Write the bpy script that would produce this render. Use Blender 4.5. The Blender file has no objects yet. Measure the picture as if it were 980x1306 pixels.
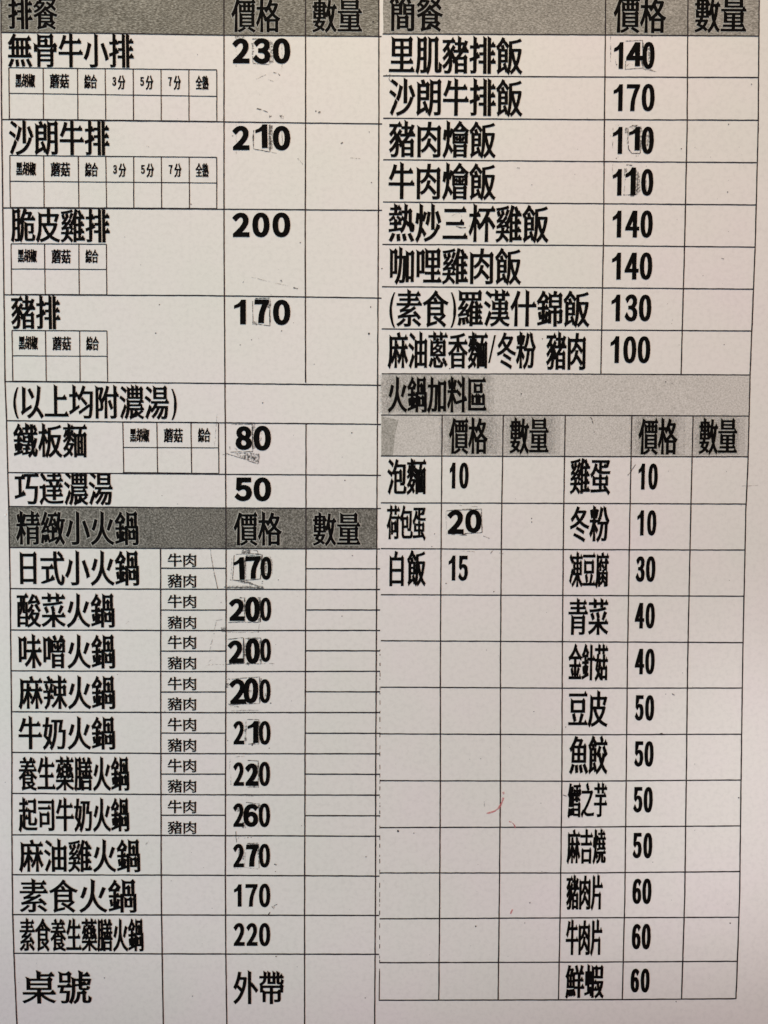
import bpy, bmesh, math, random
import numpy as np
from mathutils import Vector, Matrix
from mathutils.geometry import delaunay_2d_cdt
random.seed(7)
SC = bpy.context.scene
COL = SC.collection
# ---------------------------------------------------------------- camera
PXM = 0.000198                    # one photograph pixel on the sheet, in metres
FPX = 1300.0                      # focal length in photograph pixels
TILT = math.radians(2.35)
DIST = PXM * FPX
cam = bpy.data.objects.new('camera', bpy.data.cameras.new('camera'))
COL.objects.link(cam)
cam.data.sensor_fit = 'VERTICAL'; cam.data.sensor_height = 24.0
cam.data.lens = 24.0 * FPX / 1306.0
cam.data.clip_start = 0.01; cam.data.clip_end = 20
cam.location = (0, DIST * math.sin(TILT), DIST * math.cos(TILT))
cam.rotation_euler = (-TILT, 0, 0)
SC.camera = cam
# ---------------------------------------------------------------- room light
w = bpy.data.worlds.new('World'); SC.world = w; w.use_nodes = True
bg = w.node_tree.nodes['Background']
bg.inputs[0].default_value = (1.0, 0.20, 0.70, 1); bg.inputs[1].default_value = 0.18


def aim(o, target):
    d = Vector(target) - Vector(o.location)
    o.rotation_euler = d.to_track_quat('-Z', 'Y').to_euler()


def lamp(name, kind, loc, target, energy, col, **kw):
    l = bpy.data.lights.new(name, kind); l.energy = energy; l.color = col
    for k, v in kw.items():
        setattr(l, k, v)
    o = bpy.data.objects.new(name, l); COL.objects.link(o); o.location = loc
    aim(o, target)
    return o


# added soft spot; cone edge stands in for a shadow at lower right
lamp('added_spot', 'SPOT', (-0.002, 0.116, 0.90), (-0.002, 0.116, 0), 5.36, (0.83, 0.945, 0.925),
     spot_size=math.radians(31.25), spot_blend=0.11, shadow_soft_size=0.02)
# broad area light added for the top-to-bottom falloff, and a lamp to the right
lamp('added_top_light', 'AREA', (0.02, 0.60, 0.70), (0.0, 0.05, 0), 5.08, (1.0, 0.84, 0.53), size=0.4)
lamp('side_lamp', 'SPOT', (0.20, -0.10, 0.30), (0.101, -0.080, 0), 0.85, (0.95, 1.0, 0.99),
     spot_size=math.radians(22), spot_blend=1.0, shadow_soft_size=0.02)  # cone shaped so its edge leaves the lower right corner dark
lamp('added_left_fill', 'AREA', (-0.60, -0.10, 0.60), (-0.02, 0, 0), 3.05, (0.345, 0.895, 1.0), size=0.4)  # unseen cool fill light added from the left
SC.view_settings.view_transform = 'Standard'; SC.view_settings.look = 'None'
SC.view_settings.exposure = 0.0; SC.view_settings.gamma = 1.0

# ---------------------------------------------------------------- sheet surface
CT, ST = math.cos(TILT), math.sin(TILT)


def wave(x, y):
    """gentle unevenness of the laminated sheet, in metres"""
    return (0.00016 * math.sin(31 * x + 17 * y + .6) + 0.00012 * math.sin(-22 * x + 44 * y + 2.1)
            + 0.00007 * math.sin(70 * x + 9 * y + 4.0))


def P(px, py, h=0.0):
    """photograph pixel -> point on the sheet, h metres above it"""
    a = (px - 490.0) / FPX; b = -(py - 653.0) / FPX
    dx, dy, dz = a, b * CT - ST, -CT - b * ST
    z = 0.0
    for _ in range(3):
        t = (z - DIST * CT) / dz
        x = t * dx; y = DIST * ST + t * dy
        z = wave(x, y)
    return (x, y, z + h)


H_BAND, H_HALO, H_LINE, H_INK, H_SCUFF = 6e-5, 9e-5, 11e-5, 17e-5, 20e-5
H_PASTE = 15e-5                   # marks of pasting lie under the black figures


# ---------------------------------------------------------------- materials
def new_mat(name):
    m = bpy.data.materials.new(name); m.use_nodes = True
    nt = m.node_tree
    return m, nt, nt.nodes['Principled BSDF']


def node(nt, kind, **kw):
    n = nt.nodes.new(kind)
    for k, v in kw.items():
        if isinstance(k, str) and hasattr(n, k):
            setattr(n, k, v)
    return n


def noise(nt, scale, detail=2, rough=.5, stretch=None, rot=0):
    tc = nt.nodes.new('ShaderNodeTexCoord')
    n = nt.nodes.new('ShaderNodeTexNoise')
    n.inputs['Scale'].default_value = scale; n.inputs['Detail'].default_value = detail
    n.inputs['Roughness'].default_value = rough
    if stretch:
        mp = nt.nodes.new('ShaderNodeMapping')
        mp.inputs['Scale'].default_value = stretch; mp.inputs['Rotation'].default_value = (0, 0, rot)
        nt.links.new(tc.outputs['Object'], mp.inputs[0]); nt.links.new(mp.outputs[0], n.inputs[0])
    else:
        nt.links.new(tc.outputs['Object'], n.inputs[0])
    return n


def ramp(nt, src, stops):
    r = nt.nodes.new('ShaderNodeValToRGB')
    el = r.color_ramp.elements
    while len(el) < len(stops):
        el.new(0.5)
    for e, (p, c) in zip(el, stops):
        e.position = p; e.color = (*c, 1) if len(c) == 3 else c
    nt.links.new(src, r.inputs[0])
    return r


def mixc(nt, fac, a, b, mode='MIX'):
    m = nt.nodes.new('ShaderNodeMix'); m.data_type = 'RGBA'; m.blend_type = mode
    for s, v in ((m.inputs[0], fac), (m.inputs[6], a), (m.inputs[7], b)):
        if hasattr(v, 'is_linked'):
            nt.links.new(v, s)
        elif isinstance(v, tuple):
            s.default_value = (*v, 1)
        else:
            s.default_value = v
    return m.outputs[2]


def paper_mat():
    m, nt, p = new_mat('laminated_paper')
    big = noise(nt, 26, 3, .55)
    base = ramp(nt, big.outputs[0], [(.30, (.728, .716, .652)), (.5, (.752, .716, .668)), (.70, (.765, .704, .680))])
    fine = noise(nt, 900, 4, .6)
    f = ramp(nt, fine.outputs[0], [(.30, (.93, .93, .93)), (.55, (1, 1, 1)), (.8, (1, 1, 1))])
    c = mixc(nt, 1.0, base.outputs[0], f.outputs[0], 'MULTIPLY')
    nt.links.new(c, p.inputs['Base Color'])
    p.inputs['Roughness'].default_value = .42
    p.inputs['Specular IOR Level'].default_value = .35
    bn = noise(nt, 420, 4, .6)
    b = nt.nodes.new('ShaderNodeBump'); b.inputs['Strength'].default_value = .12
    b.inputs['Distance'].default_value = .00004
    nt.links.new(bn.outputs[0], b.inputs['Height']); nt.links.new(b.outputs[0], p.inputs['Normal'])
    return m


def ink_mat(name, lo, hi, scale=900, spec=.08):
    m, nt, p = new_mat(name)
    n = noise(nt, scale, 3, .6)
    r = ramp(nt, n.outputs[0], [(.35, lo), (.72, hi)])
    nt.links.new(r.outputs[0], p.inputs['Base Color'])
    p.inputs['Roughness'].default_value = .5
    p.inputs['Specular IOR Level'].default_value = spec
    return m


def toner_mat(name, dark, mid, light, stretch=None, rot=0, blotch=.5, lo=.34, hi=.68):
    """photocopied grey: toner grains of several sizes on white paper"""
    m, nt, p = new_mat(name)
    a = noise(nt, 2500, 3, .75, stretch, rot)
    b = noise(nt, 130, 3, .6)
    r = ramp(nt, a.outputs[0], [(lo, dark), (.5, mid), (hi, light)])
    s = ramp(nt, b.outputs[0], [(.3, (1 - .35 * blotch,) * 3), (.7, (1 + .35 * blotch,) * 3)])
    c = mixc(nt, 1.0, r.outputs[0], s.outputs[0], 'MULTIPLY')
    nt.links.new(c, p.inputs['Base Color'])
    p.inputs['Roughness'].default_value = .5
    p.inputs['Specular IOR Level'].default_value = .12
    return m


def scuff_mat(name, col, scale, lo, hi, amount):
    """broken toner: grains with the paper showing between"""
    m, nt, p = new_mat(name)
    n = noise(nt, scale, 3, .7)
    r = ramp(nt, n.outputs[0], [(lo, (0, 0, 0)), (hi, (amount,) * 3)])
    p.inputs['Base Color'].default_value = (*col, 1)
    p.inputs['Roughness'].default_value = .6
    nt.links.new(r.outputs[0], p.inputs['Alpha'])
    return m


M = {}
M['paper'] = paper_mat()
M['ink'] = ink_mat('black_toner', (.0022, .002, .002), (.007, .006, .0055), spec=.02)
M['line'] = ink_mat('ruled_line_toner', (.014, .010, .012), (.055, .044, .047), 1400)
M['grey_dark'] = toner_mat('dark_grey_toner', (.055, .050, .040), (.155, .145, .122), (.36, .34, .30), None, 0, .22, .32, .70)
M['grey_streak'] = toner_mat('streaked_grey_toner', (.075, .068, .052), (.19, .176, .143), (.43, .41, .35), (.55, 1.9, 1), math.radians(-38), .3, .34, .66)
M['grey_mid'] = toner_mat('grey_toner', (.13, .12, .10), (.30, .28, .24), (.53, .50, .44), (.65, 1.3, 1), math.radians(30), .22, .31, .69)
M['grey_light'] = toner_mat('light_grey_toner', (.33, .315, .28), (.56, .53, .485), (.66, .63, .585), None, 0, .06, .22, .66)
M['grey_soft'] = toner_mat('soft_grey_toner', (.17, .16, .135), (.35, .335, .295), (.53, .50, .455), None, 0, .12, .28, .68)
M['halo'] = ink_mat('pale_print_edge', (.30, .285, .25), (.48, .46, .41), 1200)
M['fleck'] = ink_mat('bare_paper_fleck', (.86, .85, .82), (.9, .89, .86), 900)
M['scuff'] = scuff_mat('broken_toner', (.035, .03, .027), 1700, .34, .56, .95)
M['veil'] = scuff_mat('grey_toner_veil', (.11, .105, .09), 2600, .36, .85, .26)
M['faint'] = scuff_mat('faint_toner', (.10, .09, .08), 1500, .42, .70, .7)
M['smudge'] = scuff_mat('grainy_toner_smudge', (.045, .04, .036), 2100, .43, .66, .85)
M['red'] = scuff_mat('red_wax_smear', (.62, .18, .17), 1300, .25, .64, .85)


def wood_mat():
    m, nt, p = new_mat('brown_wood')
    n = noise(nt, 9, 6, .6, (1, 14, 1), 0)
    r = ramp(nt, n.outputs[0], [(.3, (.16, .085, .045)), (.7, (.30, .17, .09))])
    nt.links.new(r.outputs[0], p.inputs['Base Color'])
    p.inputs['Roughness'].default_value = .45
    return m


# ---------------------------------------------------------------- object helpers
def link(name, verts, faces, mat, parent=None, mats=None, fmat=None):
    me = bpy.data.meshes.new(name)
    me.from_pydata(verts, [], faces)
    for k in (mats or [mat]):
        me.materials.append(M[k] if isinstance(k, str) else k)
    if fmat:
        me.polygons.foreach_set('material_index', fmat)
    me.update()
    o = bpy.data.objects.new(name, me); COL.objects.link(o)
    if parent:
        o.parent = parent
    return o


# ---------------------------------------------------------------- the table under the sheet
TABLE_Z = -0.00095
bm = bmesh.new()
bmesh.ops.create_cube(bm, size=1, matrix=Matrix.Translation((0, 0, TABLE_Z - .015)) @ Matrix.Diagonal((.9, .8, .03, 1)))
bmesh.ops.bevel(bm, geom=list(bm.edges), offset=.004, segments=3, affect='EDGES')
me = bpy.data.meshes.new('table_top'); bm.to_mesh(me); bm.free(); me.materials.append(wood_mat())
table = bpy.data.objects.new('table_top', me); COL.objects.link(table); table['kind'] = 'structure'

# ---------------------------------------------------------------- the sheet
sheet = bpy.data.objects.new('menu_sheet', None); COL.objects.link(sheet)
sheet.empty_display_size = .02
sheet['label'] = 'white photocopied menu sheet with ruled tables of Chinese dishes, prices and grey heading bands'
sheet['category'] = 'menu'

X0, X1 = P(-48, 653)[0], P(1034, 653)[0]
Y0, Y1 = P(490, 1385)[1], P(490, -70)[1]
NX, NY = 90, 120
vs, fs = [], []
for top in (1, 0):
    for j in range(NY + 1):
        for i in range(NX + 1):
            x = X0 + (X1 - X0) * i / NX; y = Y0 + (Y1 - Y0) * j / NY
            vs.append((x, y, wave(x, y) - (0 if top else .00028)))
K = (NX + 1) * (NY + 1)
vid = lambda t, i, j: t * K + j * (NX + 1) + i
for j in range(NY):
    for i in range(NX):
        fs.append((vid(0, i, j), vid(0, i + 1, j), vid(0, i + 1, j + 1), vid(0, i, j + 1)))
        fs.append((vid(1, i, j), vid(1, i, j + 1), vid(1, i + 1, j + 1), vid(1, i + 1, j)))
for i in range(NX):
    fs.append((vid(0, i, 0), vid(1, i, 0), vid(1, i + 1, 0), vid(0, i + 1, 0)))
    fs.append((vid(0, i, NY), vid(0, i + 1, NY), vid(1, i + 1, NY), vid(1, i, NY)))
for j in range(NY):
    fs.append((vid(0, 0, j), vid(0, 0, j + 1), vid(1, 0, j + 1), vid(1, 0, j)))
    fs.append((vid(0, NX, j), vid(1, NX, j), vid(1, NX, j + 1), vid(0, NX, j + 1)))
paper = link('paper', vs, fs, 'paper', sheet)
for p_ in paper.data.polygons:
    p_.use_smooth = True


# ---------------------------------------------------------------- printing: lines, bands, marks
class Print:
    """collects flat printed shapes in photograph pixels"""
    def __init__(s):
        s.v, s.f, s.m = [], [], []

    def poly(s, pts, h, m=0):
        k = len(s.v)
        s.v += [P(x, y, h) for x, y in pts]
        s.f.append(tuple(range(k, k + len(pts)))[::-1]); s.m.append(m)

    def ribbon(s, pts, wd, h, m=0, jit=.12, step=7.0):
        """a ruled line through pts; jit gives it the wobble of a photocopied line"""
        q = []
        for (xa, ya), (xb, yb) in zip(pts, pts[1:]):
            n = max(1, int(math.hypot(xb - xa, yb - ya) / step))
            q += [(xa + (xb - xa) * i / n, ya + (yb - ya) * i / n) for i in range(n)]
        q.append(pts[-1])
        k = len(s.v)
        for i, (x, y) in enumerate(q):
            a = q[max(0, i - 1)]; b = q[min(len(q) - 1, i + 1)]
            L = math.hypot(b[0] - a[0], b[1] - a[1]) or 1
            nx, ny = -(b[1] - a[1]) / L, (b[0] - a[0]) / L
            hw = wd * .5 * (1 + random.uniform(-1, 1) * jit * .9)
            c = random.uniform(-1, 1) * jit
            s.v.append(P(x + nx * (c + hw), y + ny * (c + hw), h))
            s.v.append(P(x + nx * (c - hw), y + ny * (c - hw), h))
        for i in range(len(q) - 1):
            s.f.append((k + 2 * i, k + 2 * i + 2, k + 2 * i + 3, k + 2 * i + 1)); s.m.append(m)

    def blot(s, x, y, r, h, m=0, sq=1.0):
        n = 9; a0 = random.random() * 6
        s.poly([(x + r * sq * random.uniform(.75, 1.2) * math.cos(a0 + i * 2 * math.pi / n),
                 y + r * random.uniform(.75, 1.2) * math.sin(a0 + i * 2 * math.pi / n)) for i in range(n)], h, m)

    def done(s, name, mats, parent):
        return link(name, s.v, s.f, None, parent, mats, s.m)


def lerp_line(pts, x):
    for (xa, ya), (xb, yb) in zip(pts, pts[1:]):
        if x <= xb or (xb, yb) == pts[-1]:
            return ya + (yb - ya) * (x - xa) / (xb - xa)


def band(name, top, bot, xl, xr, mat, parent, x_of=None):
    """a grey printed band between two lines, cut in small cells so that it follows the sheet"""
    p = Print(); n = max(2, int((xr - xl) / 12)); m = 4
    ragged = [random.uniform(-.8, .8) for _ in range(m + 1)]
    for i in range(n):
        for j in range(m):
            def pt(ii, jj):
                x = xl + (xr - xl) * ii / n
                if ii == 0: x += ragged[jj]
                t = lerp_line(top, x); b = lerp_line(bot, x)
                return (x, t + (b - t) * jj / m)
            p.poly([pt(i, j), pt(i + 1, j), pt(i + 1, j + 1), pt(i, j + 1)], H_BAND)
    return p.done(name, [mat], parent)


LW = 1.65
# left tables: the points of every ruled line
VL = [(1.5, 0), (1.7, 42), (2.5, 153), (4, 266), (5.5, 376), (6.8, 487), (8.7, 537), (10.3, 603), (11.5, 646),
      (12.5, 698), (13.3, 752), (13.8, 803), (14.5, 855), (15, 908), (15.5, 960), (15.5, 1065), (16, 1115),
      (16.6, 1166), (18, 1215), (21.9, 1308)]
VP = [(286, -4), (286, 300), (287.2, 490), (288.6, 680), (288.6, 800), (288, 940), (287.7, 1110), (288.2, 1210), (289.5, 1310)]
VQ = [(390, -4), (390, 165), (389.5, 300), (390, 488)]
VQ2 = [(390.5, 540.3), (390.5, 680), (390, 790), (389.3, 955), (388.7, 1140), (388.7, 1310)]
VR = [(483.4, -4), (483.5, 165), (482.6, 315), (481.8, 500), (481, 640), (480.3, 805), (479.5, 955), (479, 1140), (478, 1310)]
VM = [(205.1, 699.3), (205.4, 955), (206, 1140), (208.5, 1310)]
H1 = [(1.7, 41.6), (140, 42.7), (286, 45), (487, 46.7)]
H2 = [(2.5, 152.6), (250, 155.1), (390, 157), (487.6, 158.2)]
H3 = [(4, 265.3), (250, 266.7), (390, 267.7), (487.4, 268.4)]
H4 = [(5.5, 376), (250, 377), (390, 378.8), (486.8, 380.3)]
H5 = [(6.8, 486.7), (250, 488.8), (390, 490.3), (486, 491.5)]
H6 = [(8.7, 536.6), (140, 538), (250, 539), (390, 540.3), (486, 541.2)]
H7 = [(10.3, 602.7), (250, 604.7), (390, 605.6), (486, 606.3)]
H8 = [(11.5, 646), (250, 647.6), (390, 648.3), (486, 648.6)]
H9 = [(12.5, 698.3), (205, 699.4), (390, 699.9), (485, 700.1)]
H10 = [(13.3, 750.7), (250, 751.5), (485, 751.8)]
H11 = [(13.8, 803.4), (250, 804.1), (485, 804)]
H12 = [(14.5, 855.4), (250, 856.5), (485, 856.1)]
H13 = [(15, 907.7), (250, 908.8), (485, 908.6)]
H14 = [(15.5, 959.5), (250, 961.1), (485, 961.3)]
H15 = [(15.5, 1011.7), (250, 1013.5), (484.6, 1014)]
H16 = [(15.5, 1064.5), (250, 1065.5), (484.4, 1066.4)]
H17 = [(16, 1115.4), (250, 1116.1), (484.2, 1117.2)]
H18 = [(16.6, 1166.3), (250, 1166.9), (484, 1167.4)]
H19 = [(18, 1215.6), (250, 1216.5), (483.8, 1216.9)]
HALF = [(724.7, 725.4), (778, 778), (830.3, 830), (882.5, 882.3), (934.9, 935.2), (987.2, 987.4), (1039.6, 1040.3)]


def cut(pl, y0, y1):
    """the piece of a vertical polyline between two heights"""
    out = []
    def at(y):
        for (xa, ya), (xb, yb) in zip(pl, pl[1:]):
            if ya <= y <= yb:
                return (xa + (xb - xa) * (y - ya) / (yb - ya), y)
        return pl[0] if y < pl[0][1] else pl[-1]
    return [at(y0)] + [q for q in pl if y0 < q[1] < y1] + [at(y1)]


def ruled(label, hs, vs_, wd=LW):
    p = Print()
    for l in hs: p.ribbon(l, wd, H_LINE)
    for l in vs_: p.ribbon(l, wd, H_LINE + 1.5e-5)
    o = p.done('menu_table', ['line'], sheet)
    o['label'] = label
    return o


steak = ruled('ruled table of steaks with small tick tables', [H1, H2, H3, H4, H5, H6, H7, H8],
              [cut(VL, -4, 646), cut(VP, -4, 647), VQ, cut(VQ2, 540.3, 648), cut(VR, -4, 648)])
hs = [H9, H10, H11, H12, H13, H14, H15, H16, H17, H18, H19]
for a, b in HALF:
    hs.append([(205.2, a), (288.4, a)]); hs.append([(389.5, b - .2), (485, b)])
hotpot = ruled('ruled table of small hot pots below the steaks', hs,
               [cut(VL, 646, 1308), cut(VP, 647, 1310), cut(VQ2, 648, 1310), cut(VR, 648, 1310), VM])

R1 = [(488.3, 43.4), (730, 44.4), (967, 46.2)]
R2 = [(489, 96.9), (730, 98.2), (967, 99)]
R3 = [(489, 150.9), (730, 152.6), (966.5, 153.5)]
R4 = [(489, 203.8), (730, 205.9), (965.5, 207.6)]
R5 = [(488.7, 257.7), (730, 259.6), (964.5, 261.5)]
R6 = [(488, 311.8), (730, 313), (963, 315.3)]
R7 = [(487.5, 365.8), (730, 366.9), (961.5, 368.9)]
R8 = [(487, 419.6), (730, 420.8), (959.5, 422.2)]
R9 = [(487, 476.8), (730, 477.1), (957, 478.3)]
R10 = [(486.3, 529.4), (730, 529.8), (955.3, 530.7)]
R11 = [(486, 581.5), (730, 582.2), (953.5, 582.5)]
R12 = [(486, 641.3), (730, 642), (951.5, 642.8)]
R13 = [(486, 699.7), (730, 700.9), (950, 701.5)]
R14 = [(486, 758.4), (730, 759.4), (948.7, 760.3)]
R15 = [(486, 817.1), (730, 818.4), (947.3, 819.5)]
R16 = [(485.6, 876.3), (730, 877.6), (946.3, 877.4)]
R17 = [(485.2, 935.8), (730, 937), (945.6, 936.3)]
R18 = [(485, 995.5), (730, 996.2), (944.9, 994.7)]
R19 = [(485, 1055.3), (730, 1054.7), (943.9, 1053.2)]
R20 = [(484.8, 1113.2), (730, 1113.2), (943.3, 1111.4)]
R21 = [(484.4, 1171.7), (730, 1170.4), (942.4, 1169.7)]
R22 = [(484, 1227.6), (730, 1227), (940.3, 1225.8)]
R23 = [(483.6, 1275.5), (730, 1275), (938.7, 1273.5)]
V1 = [(772.7, -4), (770.9, 165), (769.8, 305), (766.4, 477.2)]
V2 = [(877.5, -4), (876.4, 165), (873.4, 305), (868.7, 477.8)]
VE0 = [(968.4, -4), (967, 165), (963.2, 315), (957, 470), (953.7, 600), (951.3, 650), (947.3, 840), (945.3, 990),
       (943.4, 1140), (941.5, 1200), (938.7, 1273.5)]
VA = [(564.2, 529.5), (562.9, 670), (561.8, 840), (561.7, 1010), (560.9, 1150), (559.8, 1275)]
VB = [(642, 529.6), (639.8, 670), (638.4, 840), (638.3, 1010), (636.9, 1150), (635.4, 1275)]
VC = [(721, 529.7), (718.8, 670), (717.3, 840), (716.6, 1010), (714.8, 1150), (712.4, 1275)]
VD = [(806, 530), (803.2, 670), (800.4, 840), (798.7, 1000), (797.1, 1140), (793.8, 1275)]
VEE = [(884.1, 530.3), (880.8, 665), (877.2, 840), (875.3, 1000), (873.4, 1145), (869.3, 1274)]
rice = ruled('ruled table of rice dishes', [R1, R2, R3, R4, R5, R6, R7, R8, R9],
             [V1, V2, cut(VE0, -4, 478)], 1.55)
extra = ruled('ruled table of hot pot extras', [R10, R11, R12, R13, R14, R15, R16, R17, R18, R19, R20, R21, R22, R23],
              [VA, VB, VC, VD, VEE, cut(VE0, 478, 1273.5)], 1.55)
p = Print()
y = 828
while y < 1238:
    d = random.uniform(1.5, 7)
    p.ribbon([(484.9 - (y - 828) * .0016, y), (484.9 - (y - 828) * .0016, y + d)], random.uniform(.5, .95), H_LINE)
    y += d + random.uniform(1.5, 11)
p.ribbon([(484.2, 1238), (483.7, 1276)], 1.2, H_LINE)
o = p.done('broken_border', ['line'], extra)

# grey heading bands
TOP = [(-8, -8), (1000, -8)]
band('heading_band', TOP, H1, 2, 483.2, 'grey_streak', steak)
band('heading_band', H8, H9, 12, 480.6, 'grey_dark', hotpot)
band('heading_band', TOP, R1, 489, 967.8, 'grey_mid', rice)
b_ = band('heading_band', R9, R10, 487, 956, 'grey_light', extra); b_['label'] = 'pale speckled band under the hot pot extras title'
band('heading_band', R10, R11, 486.4, 954.4, 'grey_light', extra)
p = Print()
p.poly([(486.8, 531), (508.5, 536), (504, 556), (501.5, 580.5), (486.6, 581)], H_BAND + 1e-5)
o = p.done('grey_patch', ['grey_soft'], extra)
for (x0, x1, y0, y1) in ((488, 622, 479, 528), (569, 632, 531, 581), (648, 708, 531, 581), (811, 866, 531.5, 581.5), (889, 942, 532, 581.5)):
    p = Print()                                       # darker cloud of toner round the words
    for g in (7, 2, -3):
        n = 12; ya = [max(478, y0 - 3 + max(0, g) + random.uniform(-1, 2)) for _ in range(n + 1)]; yb = [y1 - max(0, g) * .6 - random.uniform(0, 2) for _ in range(n + 1)]
        X = [x0 - 4 + g + (x1 - x0 + 8 - 2 * g) * i / n + (random.uniform(-2, 2) if i in (0, n) else 0) for i in range(n + 1)]
        for i in range(n):
            p.poly([(X[i], ya[i]), (X[i + 1], ya[i + 1]), (X[i + 1], yb[i + 1]), (X[i], yb[i])], H_BAND + 5e-6 + (9 - g) * 1.5e-6)
    p.done('toner_cloud', ['veil'], extra)

# ---------------------------------------------------------------- lettering
GLYPH = {}


def load_glyphs(chars):
    """outlines of Blender's own lettering, one character to a line so that each starts at x = 0"""
    src = ''.join(chr(ord(c) + 0xFEE0) if c.isdigit() else c for c in chars)
    cs = bpy.data.curves.new('letters', 'FONT'); cs.body = '\n'.join(src)
    ob = bpy.data.objects.new('letters', cs); COL.objects.link(ob)
    bpy.context.view_layer.update()
    dg = bpy.context.evaluated_depsgraph_get()
    cv = ob.evaluated_get(dg).to_curve(dg)
    for c in chars: GLYPH.setdefault(c, [])
    for s in cv.splines:
        k_ = s.character_index // 2
        pts = []
        bp = s.bezier_points; n = len(bp)
        for i in range(n):
            a, b = bp[i], bp[(i + 1) % n]
            p0, p1, p2, p3 = (np.array(q[:2]) for q in (a.co, a.handle_right, b.handle_left, b.co))
            cr = lambda u, v: abs(u[0] * v[1] - u[1] * v[0])
            k = 1 if cr(p1 - p0, p3 - p0) < 1e-4 and cr(p2 - p0, p3 - p0) < 1e-4 else 6
            for t in range(k):
                t /= k
                pts.append((1 - t) ** 3 * p0 + 3 * (1 - t) ** 2 * t * p1 + 3 * (1 - t) * t * t * p2 + t ** 3 * p3)
        GLYPH[chars[k_]].append(np.array(pts) + (0, k_))
    bpy.data.objects.remove(ob)
    # a figure one without a foot
    GLYPH['1'] = [np.array([(.205, 0), (.303, 0), (.303, .716), (.225, .716), (.195, .65), (.145, .595), (.075, .553), (.075, .462), (.145, .49), (.205, .53)])]
    for c in chars:
        cs_ = GLYPH[c]
        if not cs_: continue
        big = max(cs_, key=lambda q: abs(area(q)))
        if area(big) < 0:
            GLYPH[c] = [q[::-1] for q in cs_]


def area(q):
    x, y = q[:, 0], q[:, 1]
    return .5 * float(np.sum(x * np.roll(y, -1) - y * np.roll(x, -1)))


def clean(q, eps):
    d = np.linalg.norm(q - np.roll(q, 1, axis=0), axis=1)
    return q[d > eps]


def songti(contours):
    """turns even strokes into brush-print strokes: pinched left-falling ends and triangular ticks.
    Returns the contours and the extra triangles, in em units, outer contours counter-clockwise"""
    out, tri = [], []
    for q in contours:
        q = clean(q, 1e-4).copy(); n = len(q)
        if n < 3: continue
        e = np.roll(q, -1, axis=0) - q; L = np.linalg.norm(e, axis=1) + 1e-9
        nrm = np.stack([e[:, 1], -e[:, 0]], 1) / L[:, None]      # outward
        for i in range(n):
            h, j = (i - 1) % n, (i + 1) % n
            a, b = q[i], q[j]
            if .035 < L[i] < .10 and L[h] > .06 and L[j] > .06:
                c0 = e[h][0] * e[i][1] - e[h][1] * e[i][0]; c1 = e[i][0] * e[j][1] - e[i][1] * e[j][0]
                if c0 > 0 and c1 > 0:
                    nx, ny = nrm[i]
                    if nx > .95 and abs(nrm[h][1]) > .9 and abs(nrm[j][1]) > .9:      # right end of a horizontal
                        xr = a[0]; yb, yt = min(a[1], b[1]), max(a[1], b[1])
                        tri.append([(xr + .045, yb + .004), (xr - .055, yt + .085), (xr - .15, yt - .012), (xr - .06, yb)])
                    elif ny > .95 and abs(nrm[h][0]) > .9 and abs(nrm[j][0]) > .9:    # top end of a vertical
                        xl, xr = min(a[0], b[0]), max(a[0], b[0]); yt = a[1]
                        tri.append([(xl, yt - .12), (xr, yt - .10), (xr + .035, yt - .02), (xl - .04, yt + .055)])
                    elif nx < -.25 and ny < -.25:                                     # left-falling end
                        m_ = (a + b) / 2
                        q[i] = m_ + (a - m_) * .45; q[j] = m_ + (b - m_) * .45
            # convex square corners of box shapes
            c0 = e[h][0] * e[i][1] - e[h][1] * e[i][0]
            if c0 > 0 and L[h] > .12 and L[i] > .12:
                if nrm[h][0] > .95 and nrm[i][1] > .95:           # upper right corner
                    x, y_ = a
                    tri.append([(x, y_ - .11), (x + .05, y_ - .012), (x - .04, y_ + .07), (x - .14, y_ - .01)])
                elif nrm[h][1] > .95 and nrm[i][0] < -.95:        # upper left corner
                    x, y_ = a
                    tri.append([(x + .02, y_ - .09), (x + .10, y_ - .005), (x - .06, y_ + .065), (x, y_ - .05)])
        out.append(q)
    return out, [np.array(t) for t in tri]


def offset(q, ox, oy):
    """moves each edge outward by ox (upright edges) to oy (level edges)"""
    q = clean(q, 1e-3); n = len(q)
    if n < 3: return q
    e = np.roll(q, -1, axis=0) - q; L = np.linalg.norm(e, axis=1)
    nr = np.stack([e[:, 1], -e[:, 0]], 1) / L[:, None]
    s = nr[:, 0] ** 2 * ox + nr[:, 1] ** 2 * oy
    r = np.empty_like(q); lim = 2.2 * max(abs(ox), abs(oy))
    for i in range(n):
        n0, n1, s0, s1 = nr[i - 1], nr[i], s[i - 1], s[i]
        det = n0[0] * n1[1] - n0[1] * n1[0]
        if abs(det) < .25:
            m = n0 + n1; k = np.linalg.norm(m)
            d = m / k * (s0 + s1) / 2 if k > .2 else np.zeros(2)
        else:
            d = np.array([(s0 * n1[1] - s1 * n0[1]) / det, (n0[0] * s1 - n1[0] * s0) / det])
            k = np.linalg.norm(d)
            if k > lim: d *= lim / k
        r[i] = q[i] + d
    return r


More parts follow.
